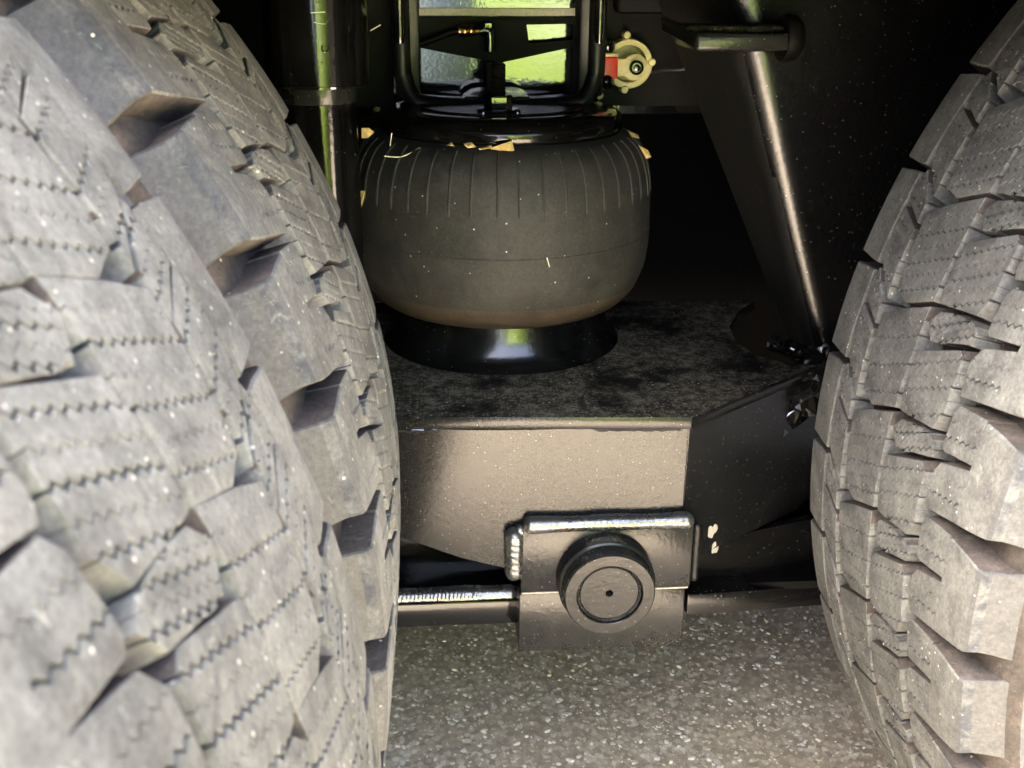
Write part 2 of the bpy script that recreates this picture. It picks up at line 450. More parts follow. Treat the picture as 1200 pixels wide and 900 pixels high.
def wheel(label, cx, ynear, s, phase, vlo, vhi, ms=None):
    t = thing('wheel_assembly', label, 'wheel', (cx, ynear, 0), 'wheels either side of the beam')
    hub = (0, 0, TR)
    pr = carcass_profile()
    me = finish(lathe(pr, hub, 'Y', 184), 'tyre_carcass')
    for mname in ('floor', 'sidewall'): me.materials.append(M[mname])
    for p in me.polygons:
        c = p.center; r = math.hypot(c.x, c.z - TR)
        if r < TR - .031: p.material_index = 1
    link('tyre_carcass', me, [], t); sharp(me, 40)
    # steel rim and disc
    rp = [(.29, -.004), (.298, -.012), (.292, -.016), (.278, -.004), (.272, .03), (.262, .06), (.25, .1), (.262, .2), (.278, .244), (.292, .256), (.298, .252), (.29, .244)]
    rim = link('rim', finish(lathe(rp, hub, 'Y', 64), 'rim'), 'rim', t, True)
    dp = [(.262, .085), (.22, .1), (.17, .07), (.14, .06), (.1, .05), (.085, .02), (0.0001, .015)]
    link('disc', finish(lathe(dp, hub, 'Y', 64), 'disc'), 'rim', rim, True)
    ms = ms or MESH[s]; d = 2 * math.pi / PITCHES
    vis = range(math.floor(vlo), math.ceil(vhi) + 1)
    for i in vis:
        for k, me in ms.items():
            o = bpy.data.objects.new('shoulder_lug' if k in ('ln', 'lf') else 'tread_block', me); COL.objects.link(o)
            o.parent = t; o.location = hub; o.rotation_euler = (random.uniform(-.0006, .0006), -s * (i + phase) * d, 0)
    # the rest of the circumference, too far round to be seen, as one part
    bm = bmesh.new()
    for i in range(PITCHES):
        if any((i - j) % PITCHES == 0 for j in vis): continue
        b2 = bmesh.new()
        for k, (poly, sl, ns) in BL.items(): block_bm(poly, sl, ns, s, b2, detail=False)
        lug_bm(s, False, b2); lug_bm(s, True, b2)
        bmesh.ops.rotate(b2, verts=b2.verts[:], cent=(0, 0, 0), matrix=Matrix.Rotation(-s * (i + phase) * d, 3, 'Y'))
        tmp = bpy.data.meshes.new('tmp'); b2.to_mesh(tmp); b2.free(); bm.from_mesh(tmp); bpy.data.meshes.remove(tmp)
    o = link('hidden_tread', finish(bm, 'hidden_tread'), ['tread', 'side', 'wall', 'scuff'], t, kind='stuff'); o.location = hub
    return t
CL, CR, Y0 = -.5243, .7734, .4381
wheel('outermost left wheel, nearest, largest and palest grey dusty tyre at the left edge', CL, Y0 - .0933 - TW + .02, 1, -.15, -2, 9, WORN)
wheel('inner left wheel behind the nearest tyre, its shoulder lugs beside the bellows', CL, Y0, 1, -.45, -4, 8)
wheel('single wheel at the right edge, dusty grey tyre with zigzag cuts', CR, Y0 + .02, -1, 0, -5, 8)

# ------------------------------------------------------------------ suspension beam
ZT = .475
beam = thing('suspension_beam', 'black steel suspension beam carrying the air spring between the wheels', 'beam', (.2, .85, .25))
YF = .8
A = Vector((-.12, YF, ZT)); B = atz(811, 487, ZT); B.y = YF - .004; Cc = atz(952, 425, ZT)
SK = .05
dirp = (Cc - B); Cx = B + dirp * 1.6
# top plate with the cut-out for the hanger
tp = [Vector((-.12, YF - .006 + SK * (B.x + .12), ZT)), B + Vector((0, -.006, 0)), Cc + Vector((.003, -.006, 0))] + [atz(x, y, ZT) for x, y in ((925, 426), (885, 416), (862, 398), (855, 382), (866, 364), (885, 352), (735, 352))] + [Vector((-.12, 1.13, ZT))]
put('top_plate', finish(slab(tp, (0, 0, -.011), .0012, 2), 'top_plate'), ['grit', 'plate'], beam)
me = beam.children[0].data
for p in me.polygons:
    if p.normal.z < .8: p.material_index = 1
# front plate: bellied lower edge
def fp(x, y, Y=YF): return at(x, y, Y)
zt = ZT - .0112
low = [fp(430, 628), fp(478, 640), fp(540, 657), fp(600, 668), fp(700, 676), fp(780, 672)]
bl = fp(813, 662); bl = Vector((B.x, YF, bl.z))
bm = slab([Vector((-.12, YF, zt)), Vector((-.12, YF, low[0].z + .012))] + low + [bl, Vector((B.x, YF, zt))], (0, .01, 0), .0008, 1)
for i in range(26):
    bmesh.ops.bisect_plane(bm, geom=bm.verts[:] + bm.edges[:] + bm.faces[:], plane_co=(-.115 + .0085 * i, 0, 0), plane_no=(1, 0, 0))
for v_ in bm.verts: v_.co.y += .85 * max(0, .085 - v_.co.x) ** 2        # the plate bows back towards the left
put('front_plate', finish(bm, 'front_plate'), 'plate', beam)
nrm = Vector((dirp.y, -dirp.x, 0)).normalized()
sb = at(952, 598, Cc.y); sb2 = Vector((B.x, B.y, bl.z))
pl = [Vector((B.x, YF, zt)), Vector((Cc.x, Cc.y, zt)), Vector((Cx.x, Cx.y, zt)), Vector((Cx.x, Cx.y, sb.z + .03)), Vector((Cc.x, Cc.y, sb.z)), Vector((B.x, YF, bl.z))]
put('side_plate', finish(slab(pl, -nrm * .01, .0008, 1), 'side_plate'), 'plate', beam)
# uneven weld under the lip of the top plate
path = [(x, YF - .0012 + SK * (B.x - x) + random.uniform(-.0006, .0006), zt - .0012 + random.uniform(-.0012, .0004)) for x in [-.11 + .004 * i for i in range(int((B.x + .11) / .004))]]
put('lip_weld', finish(tube(path, .0034, 8), 'lip_weld'), 'black', beam)
# recessed web and lower flange
put('lower_web', finish(box(-.2, .25, .868, .876, .27, .44), 'lower_web'), 'gloss', beam)
yb = .815
z1 = at(540, 706, yb).z; z0 = at(540, 733, yb).z
put('lower_flange', finish(box(-.2, .1, yb, .95, z0, z1, .0015), 'lower_flange'), 'gloss', beam)
def weldpath(a, b, n, j=.0007):
    a, b = Vector(a), Vector(b)
    return [a.lerp(b, i / n) + Vector((random.uniform(-j, j), random.uniform(-j, j), random.uniform(-j, j))) for i in range(n + 1)]
def weld_bm(a, b, r, step=.0035, flat=1.0):
    """a ripple weld: overlapping crescents laid along the joint"""
    a, b = Vector(a), Vector(b); L = (b - a).length; t = (b - a).normalized()
    x = Vector((0, -1, 0)) if abs(t.y) < .9 else Vector((0, 0, 1)); y = t.cross(x)
    bm = bmesh.new(); n = int(L / (step / 6)); seg = 18; rings = []
    rg = random.Random(int(L * 1e5)); ph = 0; amp = 1
    for i in range(n + 1):
        f = i / n; ph += rg.uniform(.6, 1.4) / 6; amp += .12 * rg.uniform(-1, 1); amp = min(1.6, max(.2, amp))
        end = min(1, math.sqrt(max(0.02, 1 - max(0, 1 - f * L / r) ** 2)), math.sqrt(max(0.02, 1 - max(0, 1 - (1 - f) * L / r) ** 2)))
        row = []
        for k in range(seg):
            an = 2 * math.pi * k / seg
            w = (ph + .55 * abs(math.sin((an + .8)))) % 1.0
            rr = r * end * (.97 + .045 * (1 - w) ** 2 * amp + rg.uniform(-.004, .004)) * (1 + .06 * math.sin(f * L * 90 + 1))
            row.append(bm.verts.new(a + t * (f * L) + (x * math.cos(an) + y * math.sin(an) * flat) * rr))
        rings.append(row)
    for A_, B_ in zip(rings, rings[1:]):
        for k in range(seg): bm.faces.new((A_[k], A_[(k + 1) % seg], B_[(k + 1) % seg], B_[k]))
    bm.faces.new(rings[0]); bm.faces.new(rings[-1])
    return bm
put('flange_weld', finish(weld_bm((-.2, yb + .011, z1 + .0005), (.07, yb + .011, z1 + .0005), .0085), 'flange_weld'), 'weld', beam)
# right-hand lower flange, running back with the side plate
ra = at(806, 697, yb); rb = at(955, 687, Cc.y - .05); rc = at(806, 722, yb); rd = at(955, 706, Cc.y - .05)
d = (rb - ra); ra2 = ra; rb2 = ra + d * 1.5; h = rd.z - rb.z
pl = [ra, rb2, rb2 + Vector((0, .12, 0)), ra + Vector((0, .12, 0))]
put('lower_flange', finish(slab(pl, (0, 0, rc.z - ra.z), .0018), 'lower_flange_right'), 'hanger', beam)
rw = [at(800, 640, .845), at(990, 600, .9), at(990, 690, .9), at(800, 700, .845)]
put('lower_web', finish(slab(rw, (0, .008, 0)), 'lower_web_right'), 'hanger', beam)
put('belly_plate', finish(slab([Vector((-.2, .85, z0 + .003)), Vector((.6, .85, z0 + .003)), Vector((.6, 1.2, z0 + .003)), Vector((-.2, 1.2, z0 + .003))], (0, 0, .008)), 'belly_plate'), 'matte', beam)

# mounting block
YB = .79
bx0, bx1 = at(611, 650, YB).x, at(811, 650, YB).x
bz1, bzm, bz0 = at(711, 616, YB).z, at(711, 692, YB).z, at(711, 760, YB).z
blk = put('mounting_block', finish(box(bx0, bx1, YB, YF - .0005, bzm + .0008, bz1, .0012), 'mounting_block'), 'cast', beam)
put('lower_half', finish(box(bx0 - .0015, bx1 - .0035, YB + .0004, .86, bz0, bzm - .0003, .0012), 'lower_half'), 'cast', blk)
put('seam', finish(box(bx0 + .0005, bx1 - .0015, YB - .0006, YB + .01, bzm - .0004, bzm + .001, .0003, 1), 'seam'), 'bare', blk)
put('top_weld', finish(weld_bm((bx0 + .001, YB + .0045, bz1 + .0005), (bx1 + .001, YB + .0045, bz1 + .0005), .0075, .005), 'top_weld'), 'weld', blk)
put('side_weld', finish(weld_bm((bx0 - .006, YF - .006, bz1 - .0015), (bx0 - .006, YF - .006, bzm + .012), .0085, .006), 'side_weld'), 'weld', blk)
put('side_weld', finish(weld_bm((bx0 - .001, YB + .005, bz1 + .001), (bx0 - .001, YB + .005, bzm + .012), .005, .006), 'side_weld_b'), 'weld', blk)
put('side_weld', finish(weld_bm((bx1 + .004, YF - .006, bz1 - .002), (bx1 + .004, YF - .006, bzm + .004), .004, .009), 'side_weld_c'), 'satin', blk)
# pivot boss, axis along Y
cb = at(712, 688, YB - .02)
bc = (cb.x, YB, cb.z)
br = .0385
boss = put('pivot_boss', finish(lathe([(br + .0035, .001), (br + .0035, -.001), (br + .003, -.0165), (br + .0022, -.0175), (br + .0008, -.018), (br, -.0195), (br, -.0315), (br - .0012, -.033), (br * .735, -.033), (br * .72, -.0325), (br * .72, -.029)], bc, 'Y', 96), 'pivot_boss'), 'cast', blk)
put('retaining_ring', finish(lathe([(br * .72, -.0285), (br * .7, -.0305), (br * .685, -.0285), (br * .68, -.028), (br * .665, -.029), (br * .65, -.027)], bc, 'Y', 96), 'retaining_ring'), 'weld', boss)
put('end_cap', finish(lathe([(br * .66, -.025), (br * .655, -.0285), (br * .63, -.0297), (br * .3, -.0297), (br * .085, -.0297), (br * .07, -.0285), (br * .07, -.02), (.00001, -.02)], bc, 'Y', 96), 'end_cap'), 'cast', boss)
gp = put('grease_hole', finish(lathe([(.0001, -.0212), (br * .045, -.0212), (br * .05, -.0201)], bc, 'Y', 24), 'grease_hole'), 'matte', boss)
# pale dried splash on the side plate
def blob(c, ex, ey, r, n=18, seed=1, thick=.0008, nv=None):
    rg = random.Random(seed); ph = [rg.uniform(0, 6.28) for _ in range(4)]
    P = []
    for i in range(n):
        a = 2 * math.pi * i / n
        k = r * (1 + .25 * math.sin(2 * a + ph[0]) + .18 * math.sin(3 * a + ph[1]) + .12 * math.sin(5 * a + ph[2]))
        P.append(Vector(c) + ex * math.cos(a) * k * .75 + ey * math.sin(a) * k)
    return slab(P, nv * thick)
for (x, y, r, sd_) in ((834, 622, .0075, 4), (837, 642, .006, 9)):
    # point on the side plate plane
    rr = ray(x, y); o_ = Vector((0, 0, CAM_H)); t_ = (Vector((B.x, YF, 0)) - o_).dot(nrm) / rr.dot(nrm)
    put('dried_splash', finish(blob(o_ + rr * t_ , dirp.normalized(), Vector((0, 0, 1)), r, seed=sd_, nv=nrm), 'dried_splash'), 'patch', beam)

# ------------------------------------------------------------------ air spring
SX, SY = .0665, 1.012
spr = thing('air_spring', 'black rubber air spring bellows bulging on a flared glossy foot', 'air spring', (SX, SY, ZT))
piston = [(.06, .05), (.099, .049), (.1, .042), (.1015, .03), (.105, .016), (.111, .0055), (.1155, .0022), (.1165, .0008), (.1165, -.0004)]
put('piston_foot', finish(lathe(piston, (SX, SY, ZT), 'Z', 128), 'piston_foot'), 'satinfoot', spr)
bp = [(.1, .0425), (.1035, .041), (.1125, .0425), (.1215, .0485), (.1305, .0595), (.1368, .0745), (.1395, .085), (.1415, .105), (.1412, .125), (.1405, .148), (.138, .168), (.1325, .184), (.1245, .195), (.114, .202), (.1, .2055), (.085, .206)]
def curve2(pr, n=5):
    P = smoothpath([(a, 0, b) for a, b in pr], n); return [(p.x, p.z) for p in P]
cp = curve2(bp)
me = finish(lathe(cp, (SX, SY, ZT), 'Z', 160), 'bellows')
bo = put('bellows', me, ['bellows', 'bellow_foot'], spr, 60)
for p in me.polygons:
    if p.center.z < ZT + .064: p.material_index = 1
put('mould_line', finish(lathe([(.1411, .1118), (.1419, .113), (.1411, .1142)], (SX, SY, ZT), 'Z', 160), 'mould_line'), 'bellows', bo)
# moulded ribs on the shoulder of the bellows
prib = [(r, z) for r, z in cp if .146 < z < .2]
bm = tube([(r + .0002, 0, z) for r, z in prib], [.0012 if 0 < i < len(prib) - 1 else .0004 for i in range(len(prib))], 6)
ribm = finish(bm, 'rib'); ribm.materials.append(M['bellows'])
for i in range(44):
    o = bpy.data.objects.new('rib', ribm); COL.objects.link(o); o.parent = bo
    o.matrix_parent_inverse = wmat(bo).inverted(); o.location = (SX, SY, ZT); o.rotation_euler = (0, 0, 2 * math.pi * (i + .3) / 44 + random.uniform(-.012, .012))
# crimped bead plate on top
ZP = ZT + .2
bead = [(.02, .022), (.07, .0225), (.093, .0235), (.105, .0215), (.112, .015), (.113, .008), (.110, .001), (.103, -.002), (.095, 0)]
bd = put('bead_plate', finish(lathe(curve2(bead, 4), (SX, SY, ZP), 'Z', 128), 'bead_plate'), 'gloss', spr)
put('plate_recess', finish(lathe([(.0001, .0245), (.075, .0245), (.077, .023)], (SX, SY, ZP), 'Z', 64), 'plate_recess'), 'cast', bd)
sx = at(584, 120, SY - .05)
st = (sx.x, SY - .05, ZP + .024)
stud = put('stud', finish(lathe([(.0045, 0), (.0045, .0145), (.0068, .0145)] + [(.0068 - .0009 * (i % 2), .0145 + .0011 * i) for i in range(1, 24)] + [(.005, .041), (.0001, .041)], st, 'Z', 24), 'stud'), 'matte', spr)
put('nut', finish(hexa((st[0], st[1], st[2] + .002), .0125, .0125), 'nut'), 'mirror', stud, 20)
put('washer', finish(lathe([(.004, 0), (.018, 0), (.019, .0012), (.018, .0025), (.004, .0025)], st, 'Z', 32), 'washer'), 'mirror', stud)
for dx in (-18, 22):
    q = at(584 + dx, 140, SY - .068)
    put('rivet', finish(lathe([(.0001, .0045), (.0022, .004), (.003, .002), (.003, -.003)], (q.x, SY - .07, ZP + .024), 'Z', 12), 'rivet'), 'mirror', bd)

# ------------------------------------------------------------------ mounting loop over the spring
YL = 1.035
YR = 1.088
loop = thing('spring_bracket', 'black steel loop bracket standing over the air spring', 'bracket', (SX, YL, ZP + .02))
lx, rx = at(470, 40, YL).x, at(700, 40, YL).x
zb = ZP + .018
path = smoothpath([(lx, YL, 1.065), (lx, YL, .9), (lx, YL, zb + .05), (lx + .0015, YL, zb + .028), (lx + .008, YL - .004, zb + .012), (lx + .024, YL - .008, zb + .004), (SX, YL - .012, zb + .001), (rx - .024, YL - .008, zb + .004), (rx - .008, YL - .004, zb + .012), (rx - .0015, YL, zb + .028), (rx, YL, zb + .05), (rx, YL, .9), (rx, YL, 1.065)], 6)
put('bent_bar', finish(tube(path, .0085, 20), 'bent_bar'), 'satin', loop)
for sx_, nm in ((-1, 'l'), (1, 'r')):
    x = lx if sx_ < 0 else rx
    put('side_flange', finish(box(x - .004 + (.005 if sx_ < 0 else -.013), x + (.012 if sx_ < 0 else .004) - (0 if sx_ < 0 else .005), YL + .006, YR - .002, zb + .004, 1.06, .001, 1), 'side_flange'), 'matte', loop)
for x in (lx - .001, rx + .001):
    put('upright', finish(tube([(x, YL - .006, .752), (x, YL - .006, .76), (x, YL - .006, 1.06)], [.004, .0055, .0055], 16), 'upright'), 'mirror', loop)
    put('cheek', finish(box(x - (.006 if x == lx - .001 else .018), x + (.018 if x == lx - .001 else .006), YL - .001, YL + .006, zb + .01, 1.06, .003, 2), 'cheek'), 'satin', loop)
# gusset with a shallow V lower edge and a window
YG = 1.064
def G(x, y): return at(x, y, YG)
v = [G(476, 21), G(476, 53), G(585, 74), G(690, 51), G(690, 42), G(668, 47), G(620, 51), G(617, 29), G(668, 28), G(690, 30), G(690, 21)]
bm = slab(v, (0, .004, 0)); bmesh.ops.triangulate(bm, faces=bm.faces[:])
put('gusset', finish(bm, 'gusset'), 'matte', loop, smooth=False)
# hump behind the stud
hp = [G(x, y + 4) for x, y in ((538, 112), (545, 104), (552, 100), (562, 98), (604, 98), (613, 101), (618, 107), (622, 112))] + [G(622, 125), G(538, 125)]
hp = [Vector((p.x, YL - .002, p.z)) for p in hp]
put('hump', finish(slab(hp, (0, .03, 0)), 'hump'), 'black', loop)
# centre post in front of the rail
q0, q1 = at(569, 72, YG - .012), at(578, 112, YG - .012)
put('centre_post', finish(box(q0.x, q1.x + .004, YG - .014, YG - .006, q1.z, q0.z, .0008, 1), 'centre_post'), 'matte', loop)

# ------------------------------------------------------------------ chassis rail behind
rail = thing('chassis_rail', 'mirror glossy black chassis rail reflecting lime green behind the spring', 'chassis rail', (0, YR, .66))
put('web', finish(box(-2.6, 2.8, YR, YR + .009, .68, 1.065, .001, 1), 'web'), 'mirror', rail)
zc0, zc1 = at(580, 17, 1.068).z, at(580, 10, 1.068).z
bm = box(lx + .008, rx - .008, 1.072, YR - .002, zc0, zc0 + .06, .002, 1)
fl = put('ledge', finish(bm, 'ledge'), 'mirror', rail)
put('ledge_edge', finish(box(lx + .009, rx - .009, 1.068, 1.0715, zc0 - .001, zc1 + .0005, .0008, 1), 'ledge_edge'), 'patch', fl)
zc = at(760, 14, 1.1).z
put('cable_trough', finish(box(rx + .02, .33, 1.05, YR - .003, zc, zc + .09, .006), 'cable_trough'), 'matte', rail)
put('black_screen', finish(box(rx + .01, rx + .6, YR - .014, YR - .004, .69, 1.06), 'black_screen'), 'matte', rail)  # added black sheet, hides the rail's lime reflection beside the bracket
put('black_screen', finish(box(lx - .6, lx - .01, YR - .014, YR - .004, .69, 1.06), 'black_screen'), 'matte', rail)  # same added sheet on the left side
put('dark_backing', finish(box(-2.6, 2.8, 1.62, 1.64, .12, 1.065), 'dark_backing'), 'matte', rail)  # added black sheet for the darkness beyond, stops light from the far side
put('top_flange', finish(box(-2.6, 2.8, YR + .01, 1.61, 1.05, 1.066), 'top_flange'), 'matte', rail)

# deck above, unseen, added to keep the wheels in shade
deck = thing('shade_deck', 'added underside of the truck body, unseen, shading the wheels', 'truck body', (0, 1.2, 1.14))
put('deck_floor', finish(box(-4, 4.5, .31, 2.6, 1.07, 1.12, .004), 'deck_floor'), 'matte', deck)
put('side_rail', finish(box(-4, 4.5, .31, .35, 1.03, 1.0695, .004), 'side_rail'), 'matte', deck)
put('shade_strip', finish(box(-4, 4.5, .4, .408, .832, 1.0695, .002), 'shade_strip'), 'matte', deck)  # added out of view to darken the tyre tops and the interior
put('far_skirt', finish(box(-4, 4.5, 2.5, 2.54, .05, 1.0695), 'far_skirt'), 'matte', deck)
for x, lab in ((-1.16, 'black screen added unseen behind the left wheels to block light'), (1.41, 'black screen added unseen beyond the right wheel to block light')):
    mf = link('side_screen', finish(box(x - .006, x + .006, .12, 2.3, .12, 1.065, .003), 'side_screen'), 'matte'); tag(mf, lab, 'screen')  # added screens, close off low light from both sides
for x, lab in ((CL, 'round black axle running in from the left wheels'), (CR, 'round black axle running in from the right wheel')):
    ax = link('axle', finish(tube([(x, .55, TR), (x, 2.4, TR)], .085, 32), 'axle'), 'matte'); tag(ax, lab, 'axle')

# ------------------------------------------------------------------ brass fitting and air hose
YV = 1.054
bf = thing('air_fitting', 'small brass push fitting with black air hose behind the stud', 'fitting', at(550, 36, YV))
f0, f1 = at(538, 36, YV), at(563, 36, YV)
nbr = 10
pth = [f0.lerp(f1, i / nbr) for i in range(nbr + 1)]
put('brass_body', finish(tube(pth, [.0052, .0052, .006, .006, .0045, .0058, .0058, .0045, .004, .0035, .003], 18), 'brass_body'), 'brass', bf)
put('elbow', finish(tube(smoothpath([f1, at(572, 36, YV), at(574, 45, YV), at(574, 60, YV)], 5), .0055, 14), 'elbow'), 'mirror', bf)
put('air_hose', finish(tube(smoothpath([f0, at(525, 39, YV), at(508, 46, YV), at(490, 52, YV)], 5), .003, 10), 'air_hose'), 'matte', bf)
q = at(572, 34, YV - .006)
put('elbow_cap', finish(hexa((q.x, q.y, q.z), .0058, .006), 'elbow_cap'), 'mirror', bf, 20)

# ------------------------------------------------------------------ levelling valve
YH = 1.06
vc = at(737, 75, YH)
lv = thing('levelling_valve', 'cream and red levelling valve beside the loop bracket', 'valve', vc)
def yl(prof, c, seg=48): return lathe(prof, (c.x, c.y, c.z), 'Y', seg)
put('valve_body', finish(yl([(.0235, .03), (.0235, .002), (.0225, 0), (.0175, 0), (.0165, .003), (.016, .012), (.0001, .012)], vc), 'valve_body'), 'cream', lv)
lc = at(744, 79, YH - .012)
lever = put('lever', finish(slab([lc + Vector((.0125 * math.cos(a), 0, .0125 * math.sin(a))) for a in [math.radians(t) for t in range(-140, 141, 14)]] + [lc + Vector((-.0175, 0, .0085)), lc + Vector((-.0175, 0, -.0085))][::1], (0, .008, 0), .0012), 'lever'), 'cream', lv)
put('red_sleeve', finish(box(lc.x - .038, lc.x - .0165, lc.y - .0015, lc.y + .011, lc.z - .0105, lc.z + .0095, .0015), 'red_sleeve'), 'red', lv)
put('sleeve_edge', finish(box(lc.x - .037, lc.x - .0165, lc.y - .001, lc.y + .006, lc.z + .0098, lc.z + .013, .0008), 'sleeve_edge'), 'cream', lv)
put('spindle', finish(yl([(.0068, 0), (.0068, -.004), (.0055, -.005), (.0045, -.004), (.0032, -.004), (.0028, -.007), (.0001, -.0075)], lc + Vector((.001, -.0002, 0)), 24), 'spindle'), 'mirror', lv)
for x, y in ((712, 54), (711, 96)):
    c = at(x, y, YH - .012)
    put('bolt', finish(yl([(.0075, .02), (.0075, 0), (.006, -.003), (.003, -.0045), (.0001, -.005)], c, 24), 'bolt'), 'mirror', lv)
for x, y in ((735, 41), (764, 73), (732, 105), (703, 112)):
    c = at(x, y, YH)
    put('lug', finish(yl([(.0038, .012), (.0038, 0), (.003, -.0015), (.0001, -.0015)], c, 14), 'lug'), 'cream', lv)
pr_ = smoothpath([at(760, 85, YH + .01), at(780, 82, YH), at(800, 81, YH - .01), at(835, 74, YH - .02)], 6)
put('link_rod', finish(tube(pr_, .0014, 8), 'link_rod'), 'bolt', lv)

# ------------------------------------------------------------------ shock absorber
YS = .905
cxs = at(371, 60, YS).x
shock = thing('shock_absorber', 'glossy black shock absorber tube with lime green reflection down its middle', 'shock absorber', (cxs, YS, .45))
r1 = (at(434, 60, YS).x - at(310, 60, YS).x) / 2 * .985
r2 = (at(422, 200, YS).x - cxs) * .985
zl = at(371, 104, YS - r1).z
put('upper_tube', finish(lathe([(r1 * .9, 0), (r1 - .001, 0), (r1, .001), (r1, .27)], (cxs, YS, zl), 'Z', 96), 'upper_tube'), 'gloss', shock)
put('lip_ring', finish(lathe([(r1 - .0008, -.0012), (r1 + .0004, -.0008), (r1 + .0005, .0008), (r1 - .0002, .0016)], (cxs, YS, zl), 'Z', 96), 'lip_ring'), 'mirror', shock)
lt = put('lower_tube', finish(lathe([(r2, -.4), (r2, .012), (.01, .012)], (cxs, YS, zl), 'Z', 96), 'lower_tube'), 'gloss', shock)
zd = at(371, 124, YS - r2).z
put('dust_band', finish(lathe([(r2 + .0002, zd - zl), (r2 + .0007, zd - zl + .001), (r2 + .0007, -.002), (r2 + .0002, -.0015)], (cxs, YS, zl), 'Z', 96), 'dust_band'), 'cast', lt)
put('lower_eye', finish(lathe([(.028, -.03), (.03, -.028), (.03, .028), (.028, .03)], (cxs, YS, .47), 'Y', 40), 'lower_eye'), 'black', shock)
# rubbed embossing on the tube: short raised strokes
def stroke(pts, r=.0006):
    P = []
    for x, y in pts:
        a = math.asin(max(-1, min(1, (x - 371) / 62.0 * 1.0)));
        z = at(371, y, YS - r1).z
        P.append((cxs + (r1 + .0002) * math.sin(a), YS - (r1 + .0002) * math.cos(a), z))
    return tube(smoothpath(P, 4), r, 6)
for pts in ([(365, 18), (369, 21), (370, 24), (368, 27)], [(373, 15), (389, 14)], [(376, 26), (388, 28), (394, 20)], [(373, 53), (374, 60)], [(384, 53), (383, 58), (386, 61), (390, 58), (391, 52)],
            [(397, 53), (397, 57)], [(366, 71), (366, 76)], [(371, 71), (370, 76), (374, 77)], [(379, 72), (381, 75), (384, 72)], [(396, 69), (395, 73), (397, 78)], [(414, 30), (414, 38)]):
    put('embossed_mark', finish(stroke(pts), 'embossed_mark'), 'mirror', shock)

# ------------------------------------------------------------------ hanger at the right
hang = thing('suspension_hanger', 'dark dusty hanger plate with folded edge slanting down to the beam', 'hanger', (.33, .95, ZT))
YHg = .955
top_ridge, bot_ridge = at(862, 0, YHg), at(958, 420, YHg)
top_left, bot_left = at(775, 0, YHg + .075), at(930, 412, YHg + .06)
def section(ridge, left):
    """cross-section from the flange's free edge round the fold to the plate"""
    pts = [left]
    d1 = (left - ridge); d1.z = 0; d1n = d1.normalized(); d2n = Vector((1, 0.05, 0)).normalized()
    rr = .02
    a = ridge + d1n * rr; c = ridge + d2n * rr
    n = 10
    for i in range(n + 1):
        t = i / n
        pts.append(a * (1 - t) ** 2 + ridge * 2 * t * (1 - t) + c * t * t)
    pts.append(ridge + d2n * .22); pts.append(ridge + d2n * .6)
    return pts
bm = bmesh.new()
S0, S1 = section(top_ridge + (top_ridge - bot_ridge) * .3, top_left + (top_left - bot_left) * .3), section(bot_ridge, Vector((bot_left.x, bot_left.y, bot_ridge.z)))
rows = []
for i in range(13):
    t = i / 12; rows.append([bm.verts.new(p.lerp(q, t)) for p, q in zip(S0, S1)])
for Aa, Bb in zip(rows, rows[1:]):
    for k in range(len(Aa) - 1): bm.faces.new((Aa[k], Aa[k + 1], Bb[k + 1], Bb[k]))
bmesh.ops.recalc_face_normals(bm, faces=bm.faces[:])
bmesh.ops.solidify(bm, geom=bm.faces[:], thickness=.006)
fpm = finish(bm, 'folded_plate'); put('folded_plate', fpm, ['hanger', 'flange'], hang, 60)
for p in fpm.polygons:
    if p.normal.x < -.6: p.material_index = 1  # left-facing side gets the lighter paint, as if lit
put('foot_weld', finish(tube(weldpath(at(905, 400, .985), at(952, 418, .945), 14, .0015), .008, 10), 'foot_weld'), 'black', hang)
# step bar in front
YT = .88
s0, s1 = at(795, 33, YT), at(928, 45, YT)
zt1, zt0 = at(870, 38, YT).z, at(870, 61, YT).z
stp = thing('step_bar', 'blunt black forged bar crossing in front of the hanger top', 'bar', at(870, 50, YT))
bar = put('bar', finish(box(at(815, 50, YT).x, at(932, 50, YT).x, YT, YT + .075, zt0, zt1, .004, 3), 'bar'), 'cast', stp)
put('angled_end', finish(slab([at(818, 38, YT) + Vector((0, .002, 0)), at(818, 58, YT) + Vector((0, .002, 0)), at(776, 36, YT + .05), at(776, 21, YT + .05)], (.012, .06, 0), .001), 'angled_end'), 'hanger', stp)
ec = at(934, 42, YT)
put('rubber_end', finish(lathe([(.0001, .013), (.012, .012), (.0155, .008), (.0165, 0), (.0155, -.003), (.0001, -.003)], (0, 0, 0), 'Z', 32), 'rubber_end'), 'matte', stp)
o = stp.children[-1]; o.matrix_parent_inverse = wmat(stp).inverted(); o.location = (ec.x - .004, YT + .018, (zt0 + zt1) / 2 + .002); o.rotation_euler = (0, R_(90), 0); o.scale = (1.15, 1.4, 1)
put('grit_heap', finish(box(at(800, 25, YT + .03).x, at(925, 20, YT + .03).x, YT + .012, YT + .072, zt1 + .0002, zt1 + .004, .002, 1), 'grit_heap'), 'grit', stp)

# crumpled film at the foot of the hanger
film = bmesh.new(); rg = random.Random(11); rows = []
base = at(950, 470, .9)
for i in range(10):
    row = []
    for j in range(6):
        p = at(928 + 44 * j / 5 + rg.uniform(-3, 3) - i * 1.0, 428 + 80 * i / 9 - j * 6 + rg.uniform(-4, 4), .893 + rg.uniform(-.007, .007) + (.03 if i < 3 else 0))
        row.append(film.verts.new(p))
    rows.append(row)
for Aa, Bb in zip(rows, rows[1:]):
    for k in range(5): film.faces.new((Aa[k], Aa[k + 1], Bb[k + 1], Bb[k]))
me = finish(film, 'plastic_film'); fo = link('plastic_film', me, 'film'); tag(fo, 'crumpled shiny black plastic film hanging beside the right tyre', 'film')
md = fo.modifiers.new('thick', 'SOLIDIFY'); md.thickness = .0005

